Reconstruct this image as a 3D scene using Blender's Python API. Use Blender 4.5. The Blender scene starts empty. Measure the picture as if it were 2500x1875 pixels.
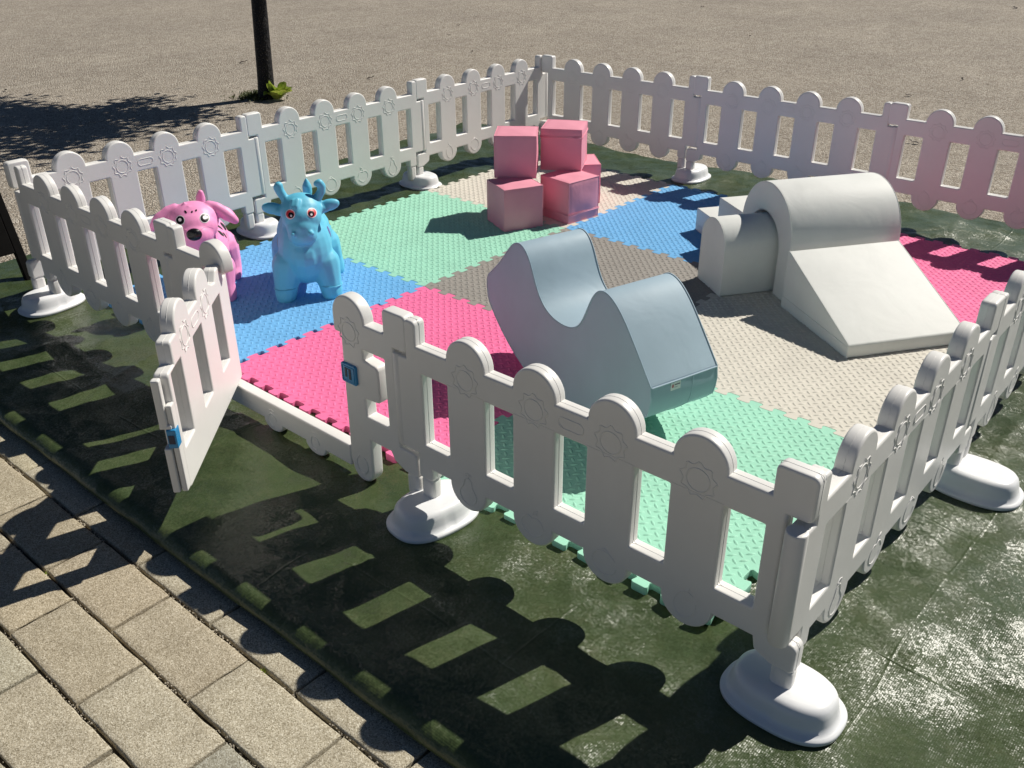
import bpy, bmesh, math, random
import numpy as np
from math import sin, cos, pi, radians, hypot, atan2, sqrt
from mathutils import Vector, Matrix, noise
from mathutils.bvhtree import BVHTree
random.seed(7)
S = bpy.context.scene
COL = S.collection
def V(*a): return Vector(a)

# ------------------------------------------------------------------ helpers
def tag(o, label=None, cat=None, group=None, kind=None):
    if label: o['label'] = label
    if cat: o['category'] = cat
    if group: o['group'] = group
    if kind: o['kind'] = kind
    return o
def link(o, parent=None):
    COL.objects.link(o)
    if parent: o.parent = parent
    return o
def obj(name, me, mat=None, parent=None):
    if isinstance(me, bmesh.types.BMesh):
        m = bpy.data.meshes.new(name); me.to_mesh(m); me.free(); me = m
    me.name = name
    if mat:
        me.materials.clear(); me.materials.append(mat)
    return link(bpy.data.objects.new(name, me), parent)
def thing(name, label, cat, loc=(0,0,0), rotz=0, group=None):
    o = bpy.data.objects.new(name, None); o.empty_display_size = .05
    link(o); o.location = loc; o.rotation_euler = (0,0,rotz)
    return tag(o, label, cat, group)
def dup(root, loc, rotz, label=None):
    r = root.copy(); COL.objects.link(r); r.location = loc; r.rotation_euler = (0,0,rotz)
    if label: r['label'] = label
    for ch in root.children:
        c = ch.copy(); COL.objects.link(c); c.parent = r
        for g in ch.children:
            d = g.copy(); COL.objects.link(d); d.parent = c
    return r
def smooth_all(me, ang=40):
    for p in me.polygons: p.use_smooth = True
    me.set_sharp_from_angle(angle=radians(ang))
def join(parts):
    """several meshes -> one mesh (surface pattern moulded into the same piece)"""
    bm = bmesh.new()
    for p in parts:
        if isinstance(p, bmesh.types.BMesh):
            t = bpy.data.meshes.new('t'); p.to_mesh(t); p.free(); p = t
        bm.from_mesh(p)
    me = bpy.data.meshes.new('joined'); bm.to_mesh(me); bm.free()
    return me
def eval_curve(cu, M=None):
    o = bpy.data.objects.new('tmpc', cu); COL.objects.link(o)
    dg = bpy.context.evaluated_depsgraph_get()
    me = bpy.data.meshes.new_from_object(o.evaluated_get(dg))
    bpy.data.objects.remove(o); bpy.data.curves.remove(cu)
    if M: me.transform(M)
    return me
def rounded(pts, r=.008, n=4):
    """polygon with filleted corners; a point may carry its own radius as 3rd value"""
    out = []; N = len(pts)
    for i in range(N):
        p = Vector(pts[i][:2]); a = Vector(pts[i-1][:2]); b = Vector(pts[(i+1) % N][:2])
        rr = pts[i][2] if len(pts[i]) > 2 else r
        u = a-p; v = b-p; lu, lv = u.length, v.length
        if rr <= 0 or lu < 1e-6 or lv < 1e-6: out.append(tuple(p)); continue
        u /= lu; v /= lv
        th = math.acos(max(-1, min(1, u.dot(v))))
        if th > pi-.36: out.append(tuple(p)); continue
        d = min(rr/math.tan(th/2), lu*.48, lv*.48); rr = d*math.tan(th/2)
        c = p+(u+v).normalized()*(rr/sin(th/2))
        s = p+u*d; e = p+v*d
        a0 = atan2(s.y-c.y, s.x-c.x); a1 = atan2(e.y-c.y, e.x-c.x); da = (a1-a0+pi) % (2*pi)-pi
        for k in range(n+1):
            t = a0+da*k/n; out.append((c.x+rr*cos(t), c.y+rr*sin(t)))
    return out
def area(p): return sum(p[i-1][0]*p[i][1]-p[i][0]*p[i-1][1] for i in range(len(p)))/2
def inset(p, d, r=None):
    """parallel outline d inside (d<0: outside); filleting comes after, points keep their own radius"""
    if area(p) < 0: p = p[::-1]
    q = []; N = len(p)
    for i in range(N):
        a, b, c = Vector(p[i-1][:2]), Vector(p[i][:2]), Vector(p[(i+1) % N][:2])
        e1 = (b-a); e2 = (c-b)
        if e1.length < 1e-7 or e2.length < 1e-7: continue
        e1.normalize(); e2.normalize()
        n = Vector((-e1.y, e1.x))+Vector((-e2.y, e2.x))
        if n.length < 1e-6: continue
        n.normalize(); k = max(.5, n.dot(Vector((-e1.y, e1.x))))
        t = tuple(b+n*(d/k))
        if r is not None: t += (r,)
        elif len(p[i]) > 2: t += (min(p[i][2], .012) if p[i][2] else 0,)
        q.append(t)
    return q
def plate(outer, holes, thick, bev, bres=3, M=None):
    """filled outline with holes, extruded, with really rounded edges"""
    cu = bpy.data.curves.new('pl', 'CURVE'); cu.dimensions = '2D'; cu.fill_mode = 'BOTH'
    cu.extrude = thick/2-bev; cu.bevel_depth = bev; cu.bevel_resolution = bres
    def add(p):
        p = rounded(p, .0035, 3)
        s = cu.splines.new('POLY'); s.points.add(len(p)-1)
        for i, q in enumerate(p): s.points[i].co = (q[0], q[1], 0, 1)
        s.use_cyclic_u = True
    add(inset(outer, bev))
    for h in holes:
        add(inset(h, -bev, r=.009)[::-1])
    me = eval_curve(cu)
    for p in me.polygons: p.use_smooth = abs(p.normal.z) < .97
    me.set_sharp_from_angle(angle=radians(38))
    if M: me.transform(M)
    return me
def tube(paths, r, cyclic=False, M=None, res=1):
    cu = bpy.data.curves.new('tb', 'CURVE'); cu.dimensions = '3D'; cu.bevel_depth = r; cu.bevel_resolution = res
    cu.use_fill_caps = True
    for p in paths:
        s = cu.splines.new('POLY'); s.points.add(len(p)-1)
        for i, q in enumerate(p): s.points[i].co = (q[0], q[1], q[2], 1)
        s.use_cyclic_u = cyclic
    me = eval_curve(cu, M)
    for p in me.polygons: p.use_smooth = True
    return me
UP = Matrix.Rotation(pi/2, 4, 'X')        # curve plane XY -> standing XZ, extrusion along Y
def bm_box(x0, x1, y0, y1, z0, z1, bev=0, seg=2):
    bm = bmesh.new(); bmesh.ops.create_cube(bm, size=1)
    for v in bm.verts: v.co = V(x0+(v.co.x+.5)*(x1-x0), y0+(v.co.y+.5)*(y1-y0), z0+(v.co.z+.5)*(z1-z0))
    if bev: bmesh.ops.bevel(bm, geom=bm.edges[:], offset=bev, segments=seg, profile=.5, affect='EDGES')
    return bm
def bm_ell(c, r, rot=None, u=20, v=14):
    bm = bmesh.new(); bmesh.ops.create_uvsphere(bm, u_segments=u, v_segments=v, radius=1)
    M = Matrix.Translation(c) @ (rot.to_4x4() if rot else Matrix()) @ Matrix.Diagonal((*r, 1))
    bmesh.ops.transform(bm, matrix=M, verts=bm.verts); return bm
def chain(pts):
    """tapering limb: overlapping spheres along (x,y,z,r) points"""
    out = []
    for a, b in zip(pts, pts[1:]):
        L = (Vector(a[:3])-Vector(b[:3])).length; n = max(2, int(L/(.35*min(a[3], b[3])))+1)
        for k in range(n):
            t = k/n; out.append(bm_ell([a[i]+(b[i]-a[i])*t for i in range(3)], [a[3]+(b[3]-a[3])*t]*3, u=12, v=8))
    out.append(bm_ell(pts[-1][:3], [pts[-1][3]]*3, u=12, v=8)); return out
def melt(parts, voxel=.005, smooth=10):
    """one continuous surface grown over overlapping solids"""
    me = join(parts); o = bpy.data.objects.new('tmpm', me); COL.objects.link(o)
    m = o.modifiers.new('r', 'REMESH'); m.mode = 'VOXEL'; m.voxel_size = voxel
    s = o.modifiers.new('s', 'SMOOTH'); s.iterations = smooth; s.factor = .5
    dg = bpy.context.evaluated_depsgraph_get()
    r = bpy.data.meshes.new_from_object(o.evaluated_get(dg)); bpy.data.objects.remove(o)
    for p in r.polygons: p.use_smooth = True
    return r
def decal(bvh, org, dirv, pts, off=.0012, rings=4):
    """thin painted patch that follows the surface it sits on; pts = 2D outline in the plane across dirv"""
    d = Vector(dirv).normalized(); right = d.cross(V(0,0,1)).normalized(); up = right.cross(d)
    bm = bmesh.new(); rows = []
    def put(x, y):
        o = Vector(org)+right*x+up*y
        h = bvh.ray_cast(o-d*.3, d)
        if h[0] is None: return bm.verts.new(o)
        return bm.verts.new(h[0]+h[1]*off)
    cx = sum(p[0] for p in pts)/len(pts); cy = sum(p[1] for p in pts)/len(pts)
    c = put(cx, cy)
    for k in range(1, rings+1):
        t = k/rings; rows.append([put(cx+(p[0]-cx)*t, cy+(p[1]-cy)*t) for p in pts])
    N = len(pts)
    for i in range(N):
        bm.faces.new((c, rows[0][i], rows[0][(i+1) % N]))
        for k in range(rings-1):
            bm.faces.new((rows[k][i], rows[k+1][i], rows[k+1][(i+1) % N], rows[k][(i+1) % N]))
    bmesh.ops.recalc_face_normals(bm, faces=bm.faces[:])
    for f in bm.faces: f.smooth = True
    return bm
def disc(rx, ry=None, n=24, ox=0, oy=0, rot=0):
    ry = ry or rx
    return [(ox+rx*cos(2*pi*i/n)*cos(rot)-ry*sin(2*pi*i/n)*sin(rot), oy+rx*cos(2*pi*i/n)*sin(rot)+ry*sin(2*pi*i/n)*cos(rot)) for i in range(n)]

# ------------------------------------------------------------------ materials
class NT:
    def __init__(s, name):
        s.m = bpy.data.materials.new(name); s.m.use_nodes = True; s.t = s.m.node_tree; s.n = s.t.nodes
        s.b = s.n['Principled BSDF']
    def node(s, typ, **kw):
        n = s.n.new(typ)
        for k, v in kw.items():
            if hasattr(n, k): setattr(n, k, v)
            else: n.inputs[k].default_value = v
        return n
    def l(s, a, b): s.t.links.new(a, b)
    def coord(s, which='Object'): return s.node('ShaderNodeTexCoord').outputs[which]
    def noise(s, scale, detail=4, rough=.55, vec=None, dist=0):
        n = s.node('ShaderNodeTexNoise'); n.inputs['Scale'].default_value = scale; n.inputs['Detail'].default_value = detail
        n.inputs['Roughness'].default_value = rough; n.inputs['Distortion'].default_value = dist
        s.l(vec or s.coord(), n.inputs['Vector']); return n.outputs['Fac']
    def voro(s, scale, feature='F1', vec=None, out='Distance'):
        n = s.node('ShaderNodeTexVoronoi', feature=feature); n.inputs['Scale'].default_value = scale
        s.l(vec or s.coord(), n.inputs['Vector']); return n.outputs[out]
    def ramp(s, fac, stops):
        r = s.node('ShaderNodeValToRGB'); e = r.color_ramp.elements
        while len(e) < len(stops): e.new(.5)
        for i, (p, c) in enumerate(stops):
            e[i].position = p; e[i].color = (*c, 1) if len(c) == 3 else c
        s.l(fac, r.inputs['Fac']); return r.outputs['Color']
    def mix(s, fac, a, b, blend='MIX'):
        m = s.node('ShaderNodeMix', data_type='RGBA', blend_type=blend)
        for i, x in ((0, fac), (6, a), (7, b)):
            if hasattr(x, 'is_linked'): s.l(x, m.inputs[i])
            elif i == 0: m.inputs[0].default_value = x
            else: m.inputs[i].default_value = (*x, 1)
        return m.outputs[2]
    def math(s, op, a, b=0.):
        m = s.node('ShaderNodeMath', operation=op)
        for i, x in ((0, a), (1, b)):
            if hasattr(x, 'is_linked'): s.l(x, m.inputs[i])
            else: m.inputs[i].default_value = x
        return m.outputs[0]
    def bump(s, h, strength=.3, dist=.01, prev=None):
        b = s.node('ShaderNodeBump'); b.inputs['Strength'].default_value = strength; b.inputs['Distance'].default_value = dist
        s.l(h, b.inputs['Height'])
        if prev: s.l(prev, b.inputs['Normal'])
        return b.outputs['Normal']
    def set(s, base=None, rough=None, normal=None, **kw):
        for k, x in (('Base Color', base), ('Roughness', rough), ('Normal', normal)):
            if x is None: continue
            if hasattr(x, 'is_linked'): s.l(x, s.b.inputs[k])
            elif k == 'Base Color': s.b.inputs[k].default_value = (*x, 1)
            else: s.b.inputs[k].default_value = x
        for k, v in kw.items(): s.b.inputs[k.replace('_', ' ')].default_value = v
        return s.m
def srgb(r, g, b, k=1.):
    f = lambda c: (c/12.92 if c <= .04045 else ((c+.055)/1.055)**2.4)*k
    return (f(r/255), f(g/255), f(b/255))

def mat_plain(name, c, rough=.5, var=.06, scale=6, bs=0, bd=.002, bscale=60, **kw):
    t = NT(name)
    n = t.noise(scale, 5)
    col = t.ramp(n, [(.3, tuple(x*(1-var) for x in c)), (.7, tuple(min(1, x*(1+var)) for x in c))])
    nor = t.bump(t.noise(bscale, 4), bs, bd) if bs else None
    r2 = t.math('ADD', t.math('MULTIPLY', t.noise(scale*3, 4), .12), rough-.06)
    return t.set(col, r2, nor, **kw)

def mat_plastic():
    t = NT('white_moulded_plastic')
    co = t.coord()
    n = t.noise(3, 6, .65, co); f = t.noise(260, 2, .5, co)
    dirt = t.ramp(t.noise(9, 8, .75, co), [(.60, (0, 0, 0)), (.78, (1, 1, 1))])
    c = t.ramp(n, [(.3, (.735, .72, .69)), (.7, (.785, .775, .75))])
    c = t.mix(t.math('MULTIPLY', dirt, .16), c, (.50, .45, .38))
    nb = t.bump(t.noise(14, 3, .5, co), .05, .01); nb = t.bump(f, .06, .0012, nb)
    return t.set(c, t.math('ADD', t.math('MULTIPLY', t.noise(20, 5, .6, co), .2), .30), nb, Specular_IOR_Level=.45)
def mat_base_plastic():
    t = NT('white_base_plastic'); co = t.coord()
    dirt = t.ramp(t.noise(16, 8, .8, co), [(.58, (0, 0, 0)), (.76, (1, 1, 1))])
    c = t.mix(t.math('MULTIPLY', dirt, .22), (.79, .80, .81), (.42, .40, .36))
    return t.set(c, t.math('ADD', t.math('MULTIPLY', t.noise(30, 5, .6, co), .25), .2), t.bump(t.noise(180, 2, .5, co), .05, .001))
def mat_leatherette(name, c, rough=.42, wr=.35):
    t = NT(name); co = t.coord()
    n = t.noise(4, 6, .6, co)
    col = t.ramp(n, [(.3, tuple(x*.93 for x in c)), (.7, tuple(min(.9, x*1.05) for x in c))])
    smud = t.ramp(t.noise(7, 8, .75, co), [(.57, (0, 0, 0)), (.75, (1, 1, 1))])
    col = t.mix(t.math('MULTIPLY', smud, .10), col, tuple(x*.55 for x in c))
    b = t.bump(t.noise(5.5, 3, .5, co, .6), wr, .014)
    b = t.bump(t.voro(420, 'F1', co), .10, .0008, b)
    return t.set(col, t.math('ADD', t.math('MULTIPLY', n, .2), rough+.04), b, Specular_IOR_Level=.22)
def mat_foam(name, c):
    t = NT(name); co = t.coord()
    n = t.noise(5, 7, .7, co); f = t.noise(900, 2, .5, co)
    col = t.ramp(n, [(.3, tuple(x*.9 for x in c)), (.7, tuple(min(.9, x*1.06) for x in c))])
    dust = t.ramp(t.noise(22, 9, .8, co), [(.55, (0, 0, 0)), (.8, (1, 1, 1))])
    col = t.mix(t.math('MULTIPLY', dust, .16), col, (.42, .38, .31))
    return t.set(col, .62, t.bump(f, .12, .0006), Specular_IOR_Level=.3)
def mat_tarp():
    t = NT('green_woven_tarpaulin'); co = t.coord()
    n = t.noise(2.2, 7, .65, co); n2 = t.noise(26, 6, .7, co)
    col = t.ramp(n, [(.3, (.034, .056, .020)), (.55, (.052, .074, .028)), (.75, (.072, .086, .036))])
    dust = t.ramp(n2, [(.5, (0, 0, 0)), (.8, (1, 1, 1))])
    col = t.mix(t.math('MULTIPLY', dust, .20), col, (.15, .14, .075))
    # woven tapes: two crossed sets of ridges, about 2.4 mm apart
    sep = t.node('ShaderNodeSeparateXYZ'); t.l(co, sep.inputs[0])
    wx = t.math('SINE', t.math('MULTIPLY', sep.outputs[0], 2*pi/.0046)); wy = t.math('SINE', t.math('MULTIPLY', sep.outputs[1], 2*pi/.0046))
    weave = t.math('MULTIPLY', wx, wy)
    b = t.bump(t.noise(16, 4, .55, co, .5), .35, .0022)
    for ax, per, ph in ((0, .66, .31), (1, .58, .12)):      # packing folds
        f = t.math('ABSOLUTE', t.math('SUBTRACT', t.math('FRACT', t.math('ADD', t.math('DIVIDE', t.math('ADD', sep.outputs[ax], t.math('MULTIPLY', t.noise(1.5, 2, .5, co), .10)), per), ph)), .5))
        f = t.math('SUBTRACT', 1., t.math('MINIMUM', t.math('MULTIPLY', f, per/.0055), 1.))
        b = t.bump(t.math('MULTIPLY', f, t.math('MAXIMUM', t.math('SUBTRACT', t.noise(2.4, 3, .6, co), .46), 0.)), 1., .009, b)
    # crisp crumple facets, then the slightly tilted single tapes of the weave
    sw = t.node('ShaderNodeVectorMath', operation='MULTIPLY'); t.l(t.mixvec(co), sw.inputs[0]); sw.inputs[1].default_value = (1, 1.3, 0)
    nv = b
    def tilt(vec, k):
        m2 = t.node('ShaderNodeVectorMath', operation='MULTIPLY_ADD'); t.l(vec, m2.inputs[0]); m2.inputs[1].default_value = (k, k, 0); t.l(nv, m2.inputs[2]); return m2.outputs[0]
    for sc, k, src in ((1.9, .15, sw.outputs[0]), (4.6, .17, sw.outputs[0]), (10, .13, sw.outputs[0]), (22, .09, sw.outputs[0]), (230, .30, co)):
        c = t.voro(sc, 'F1', src, 'Color')
        m1 = t.node('ShaderNodeVectorMath', operation='SUBTRACT'); t.l(c, m1.inputs[0]); m1.inputs[1].default_value = (.5, .5, .5)
        nv = tilt(m1.outputs[0], k)
    cb = t.node('ShaderNodeCombineXYZ'); t.l(wx, cb.inputs[0]); t.l(wy, cb.inputs[1]); nv = tilt(cb.outputs[0], .075)
    nn = t.node('ShaderNodeVectorMath', operation='NORMALIZE'); t.l(nv, nn.inputs[0])
    return t.set(col, t.math('ADD', t.math('MULTIPLY', n2, .14), .29), nn.outputs[0], Specular_IOR_Level=.42)
def _mixvec(s, co):
    a = s.node('ShaderNodeTexNoise'); a.inputs['Scale'].default_value = 3; s.l(co, a.inputs['Vector'])
    m = s.node('ShaderNodeVectorMath', operation='MULTIPLY_ADD'); s.l(a.outputs['Color'], m.inputs[0]); m.inputs[1].default_value = (.12, .12, .12); s.l(co, m.inputs[2])
    return m.outputs[0]
NT.mixvec = _mixvec
def mat_gravel():
    t = NT('fine_gravel'); co = t.coord()
    mp = t.node('ShaderNodeMapping'); mp.inputs['Scale'].default_value = (1, 1, 1); t.l(co, mp.inputs[0])
    cell = t.voro(95, 'F1', co, 'Color'); d = t.voro(95, 'F1', co)
    cs = t.node('ShaderNodeSeparateColor'); t.l(cell, cs.inputs[0])
    base = t.ramp(cs.outputs[0], [(0, (.25, .215, .175)), (.35, (.42, .372, .312)), (.7, (.53, .482, .415)), (1, (.67, .628, .56))])
    fine = t.ramp(t.noise(210, 3, .6, co), [(.3, (.62, .62, .62)), (.7, (1.15, 1.15, 1.15))])
    col = t.mix(1, base, fine, 'MULTIPLY')
    big = t.ramp(t.noise(.7, 7, .65, co), [(.3, (.84, .82, .80)), (.7, (1.08, 1.06, 1.03))])
    col = t.mix(1, col, big, 'MULTIPLY')
    mid = t.ramp(t.noise(7, 5, .65, co), [(.3, (.86, .85, .84)), (.7, (1.07, 1.07, 1.07))])
    col = t.mix(1, col, mid, 'MULTIPLY')
    # faint raked / swept pale streaks
    st = t.node('ShaderNodeMapping'); st.inputs['Rotation'].default_value = (0, 0, .55); st.inputs['Scale'].default_value = (1, .12, 1); t.l(co, st.inputs[0])
    streak = t.ramp(t.noise(6.5, 6, .7, st.outputs[0]), [(.58, (0, 0, 0)), (.72, (1, 1, 1))])
    col = t.mix(t.math('MULTIPLY', streak, .38), col, (.60, .55, .46))
    b = t.bump(t.noise(3, 4, .6, co), .4, .02)
    b = t.bump(t.math('SUBTRACT', 1., d), 1., .011, b)
    b = t.bump(t.noise(170, 3, .6, co), .7, .006, b)
    return t.set(col, .9, b, Specular_IOR_Level=.2)
def mat_paver():
    t = NT('sandy_concrete_paver'); co = t.coord()
    g = t.voro(400, 'F1', co, 'Color'); cs = t.node('ShaderNodeSeparateColor'); t.l(g, cs.inputs[0])
    col = t.ramp(cs.outputs[0], [(0, (.25, .215, .15)), (.35, (.425, .38, .285)), (.75, (.51, .46, .355)), (1, (.70, .655, .54))])
    at = t.node('ShaderNodeAttribute'); at.attribute_name = 'tint'
    col = t.mix(1, col, at.outputs['Color'], 'MULTIPLY')
    blot = t.ramp(t.noise(11, 6, .7, co), [(.3, (.82, .81, .79)), (.7, (1.06, 1.06, 1.05))])
    col = t.mix(1, col, blot, 'MULTIPLY')
    pits = t.voro(120, 'F1', co); pk = t.ramp(pits, [(.05, (.45, .42, .38)), (.14, (1, 1, 1))])
    col = t.mix(.7, col, t.mix(1, col, pk, 'MULTIPLY'))
    b = t.bump(t.noise(330, 3, .65, co), .65, .003); b = t.bump(t.noise(40, 4, .6, co), .3, .004, b)
    return t.set(col, .88, b, Specular_IOR_Level=.2)

M = {}
M['plastic'] = mat_plastic(); M['base'] = mat_base_plastic(); M['tarp'] = mat_tarp(); M['gravel'] = mat_gravel(); M['paver'] = mat_paver()
M['white_l'] = mat_leatherette('white_leatherette', (.755, .765, .735), .45, .22)
M['pink_l'] = mat_leatherette('pink_leatherette', (.80, .33, .42), .45, .3)
M['blue_l'] = mat_leatherette('grey_blue_leatherette', (.345, .455, .53), .42, .25)
M['f_green'] = mat_foam('mint_green_foam', (.33, .66, .50))
M['f_blue'] = mat_foam('sky_blue_foam', (.15, .42, .74))
M['f_pink'] = mat_foam('hot_pink_foam', (.84, .17, .36))
M['f_cream'] = mat_foam('cream_foam', (.635, .60, .525))
M['f_grey'] = mat_foam('warm_grey_foam', (.29, .27, .245))
M['vinyl_b'] = mat_plain('light_blue_vinyl', (.125, .53, .73), .50, .05, 9, .06, .003, 30, Subsurface_Weight=.0)
M['vinyl_p'] = mat_plain('pink_vinyl', (.92, .33, .60), .48, .05, 9, .06, .003, 30)
M['black'] = mat_plain('black_paint', (.008, .008, .009), .25, .1)
M['eyewhite'] = mat_plain('white_paint', (.78, .74, .76), .35, .03)
M['red'] = mat_plain('red_paint', (.62, .03, .04), .35, .05)
M['purple'] = mat_plain('purple_paint', (.16, .10, .42), .4, .05)
M['yellow'] = mat_plain('yellow_paint', (.50, .60, .25), .4, .05)
M['latch'] = mat_plain('blue_latch_plastic', (.028, .26, .53), .28, .05)
M['latch_d'] = mat_plain('dark_blue_recess', (.004, .016, .06), .4, .05)
M['board'] = mat_plain('black_stained_wood', (.0035, .003, .0028), .75, .3, 20, .2, .003, 40, Specular_IOR_Level=.1)
M['joint'] = mat_plain('dark_joint_sand', (.085, .07, .05), .95, .4, 60, .8, .01, 120)
M['grit'] = mat_plain('pale_grit', (.42, .37, .29), .9, .5, 40)
M['tagw'] = mat_plain('white_label_cloth', (.78, .76, .76), .7, .03)
M['tagp'] = mat_plain('dull_pink_print', (.50, .18, .20), .7, .03)
M['tagd'] = mat_plain('grey_violet_print', (.13, .09, .14), .7, .03)
M['hole'] = mat_plain('dark_plug_hole', (.02, .02, .022), .7, .03)
def mat_net():
    t = NT('black_trunk_netting'); co = t.coord('UV')
    mp = t.node('ShaderNodeMapping'); mp.inputs['Scale'].default_value = (34, 150, 1); t.l(co, mp.inputs[0])
    d = t.voro(1., 'F1', mp.outputs[0])
    c = t.ramp(d, [(.12, (.10, .085, .075)), (.32, (.004, .004, .005))])
    return t.set(c, .55, t.bump(d, .8, .008), Specular_IOR_Level=.3)
M['net'] = mat_net()
M['bark'] = mat_plain('young_bark', (.07, .05, .035), .9, .3, 30, .6, .01, 60)
def mat_leaf(name, a, b):
    t = NT(name); co = t.coord()
    c = t.ramp(t.noise(35, 3, .6, co), [(.35, a), (.65, b)])
    m = t.set(c, .45, None)
    tr = t.node('ShaderNodeBsdfTranslucent'); t.l(c, tr.inputs['Color'])
    mx = t.node('ShaderNodeMixShader'); mx.inputs[0].default_value = .35
    out = t.n['Material Output']; t.l(t.b.outputs[0], mx.inputs[1]); t.l(tr.outputs[0], mx.inputs[2]); t.l(mx.outputs[0], out.inputs['Surface'])
    return m
M['leaf'] = mat_leaf('crown_leaf', (.035, .075, .012), (.07, .12, .025))
M['weed'] = mat_leaf('fresh_weed_leaf', (.27, .40, .04), (.52, .56, .11))
M['dgrass'] = mat_leaf('dull_grass_blade', (.05, .07, .018), (.12, .13, .04))
M['litter'] = mat_plain('dark_dry_leaf', (.035, .022, .015), .8, .3, 30)

# ------------------------------------------------------------------ ground, pavement, tarpaulin
GZ, PZ = -.030, -.05
def build_ground():
    bm = bmesh.new(); X = [-140, -30, -6, 12, 30, 140]
    rows = [(-60, PZ-.045), (-6, PZ-.045), (-.585, PZ-.045), (-.58, GZ), (1, GZ), (5, GZ), (14, GZ), (60, GZ), (260, GZ)]
    vs = [[bm.verts.new((x, y, z)) for x in X] for y, z in rows]
    for a, b in zip(vs, vs[1:]):
        for i in range(len(X)-1): bm.faces.new((a[i], a[i+1], b[i+1], b[i]))
    tag(obj('ground', bm, M['gravel']), kind='structure')
build_ground()

def build_pavement():
    rnd = random.Random(3); parts = []; tints = []
    me = bpy.data.meshes.new('pavement'); bm = bmesh.new(); lay = bm.loops.layers.color.new('tint')
    P, Lb, gap = .1715, .3435, .0075
    yj = -.7565
    for r in range(-1, 12):
        y1 = yj-P*r; y0 = y1-P                     # row between the joints y1 (towards tarp) and y0
        off = 1.6805 if r % 2 else 1.5135
        for c in range(-7, 8):
            x0 = off+Lb*c; x1 = x0+Lb
            if x1 < -.6 or x0 > 4.4: continue
            b = bm_box(x0+gap*.5, x1-gap*.5, y0+gap*.65, y1-gap*.65, PZ-.045, PZ+rnd.uniform(-.0015, .0015))
            for v in b.verts:
                v.co.x += rnd.uniform(-.0012, .0012); v.co.y += rnd.uniform(-.0012, .0012)
            tiltx, tilty = rnd.gauss(0, .004), rnd.gauss(0, .006)
            for v in b.verts:
                if v.co.z > PZ-.02: v.co.z += (v.co.x-(x0+x1)/2)*tiltx+(v.co.y-(y0+y1)/2)*tilty
            top = [e for e in b.edges if all(v.co.z > PZ-.02 for v in e.verts)]
            bmesh.ops.subdivide_edges(b, edges=top, cuts=7, use_grid_fill=True)
            top = [e for e in b.edges if all(v.co.z > PZ-.02 for v in e.verts) and len([f for f in e.link_faces if f.normal.z < .5]) == 1]
            for e in top:
                for v in e.verts:
                    k = noise.noise(v.co*23+V(3*c, 5*r, 0))
                    v.co.x += .0016*k*(1 if v.co.x > (x0+x1)/2 else -1); v.co.y += .0016*noise.noise(v.co*31)
            bmesh.ops.bevel(b, geom=top, offset=.0042, segments=2, profile=.5, affect='EDGES')
            m = bpy.data.meshes.new('t'); b.to_mesh(m); b.free()
            n0 = len(bm.faces); bm.from_mesh(m); bpy.data.meshes.remove(m)
            bm.faces.ensure_lookup_table()
            k = rnd.uniform(.9, 1.06); w = rnd.uniform(-.025, .025)
            for f in bm.faces[n0:]:
                for lp in f.loops: lp[lay] = (k*(1+w), k, k*(1-w), 1)
    bm.to_mesh(me); bm.free()
    for p in me.polygons: p.use_smooth = True
    me.set_sharp_from_angle(angle=radians(50))
    tag(obj('pavement', me, M['paver']), kind='structure')
    # sand bed seen in the joints
    b2 = bmesh.new(); nx, ny = 240, 60
    g = [[b2.verts.new((-.7+5.2*i/nx, -2.9+2.3*j/ny, PZ-.016+.006*noise.noise(V(i*.7, j*.9, 0)))) for i in range(nx+1)] for j in range(ny+1)]
    for j in range(ny):
        for i in range(nx): b2.faces.new((g[j][i], g[j][i+1], g[j+1][i+1], g[j+1][i]))
    tag(obj('joint_sand', b2, M['joint']), kind='structure')
    # loose grit lying in the joints
    b3 = bmesh.new()
    for k in range(2600):
        r = rnd.choice([0, 0, 1, 1, 2, 2, 3, 4]); y = yj-P*r+rnd.gauss(0, .0035); x = rnd.uniform(.6, 3.0)
        if noise.noise(V(x*6, r*9.1, 1)) < -.05: continue
        s = rnd.uniform(.0010, .0034)
        bmesh.ops.create_icosphere(b3, subdivisions=1, radius=s, matrix=Matrix.Translation((x, y, PZ-.007+rnd.uniform(-.003, .004))) @ Matrix.Rotation(rnd.random()*6, 4, 'X') @ Matrix.Diagonal((1, rnd.uniform(.6, 1), rnd.uniform(.5, .9), 1)))
    tag(obj('joint_grit', b3, M['grit']), 'loose pale grit lying in the paving joints', 'grit', kind='stuff')
build_pavement()

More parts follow.
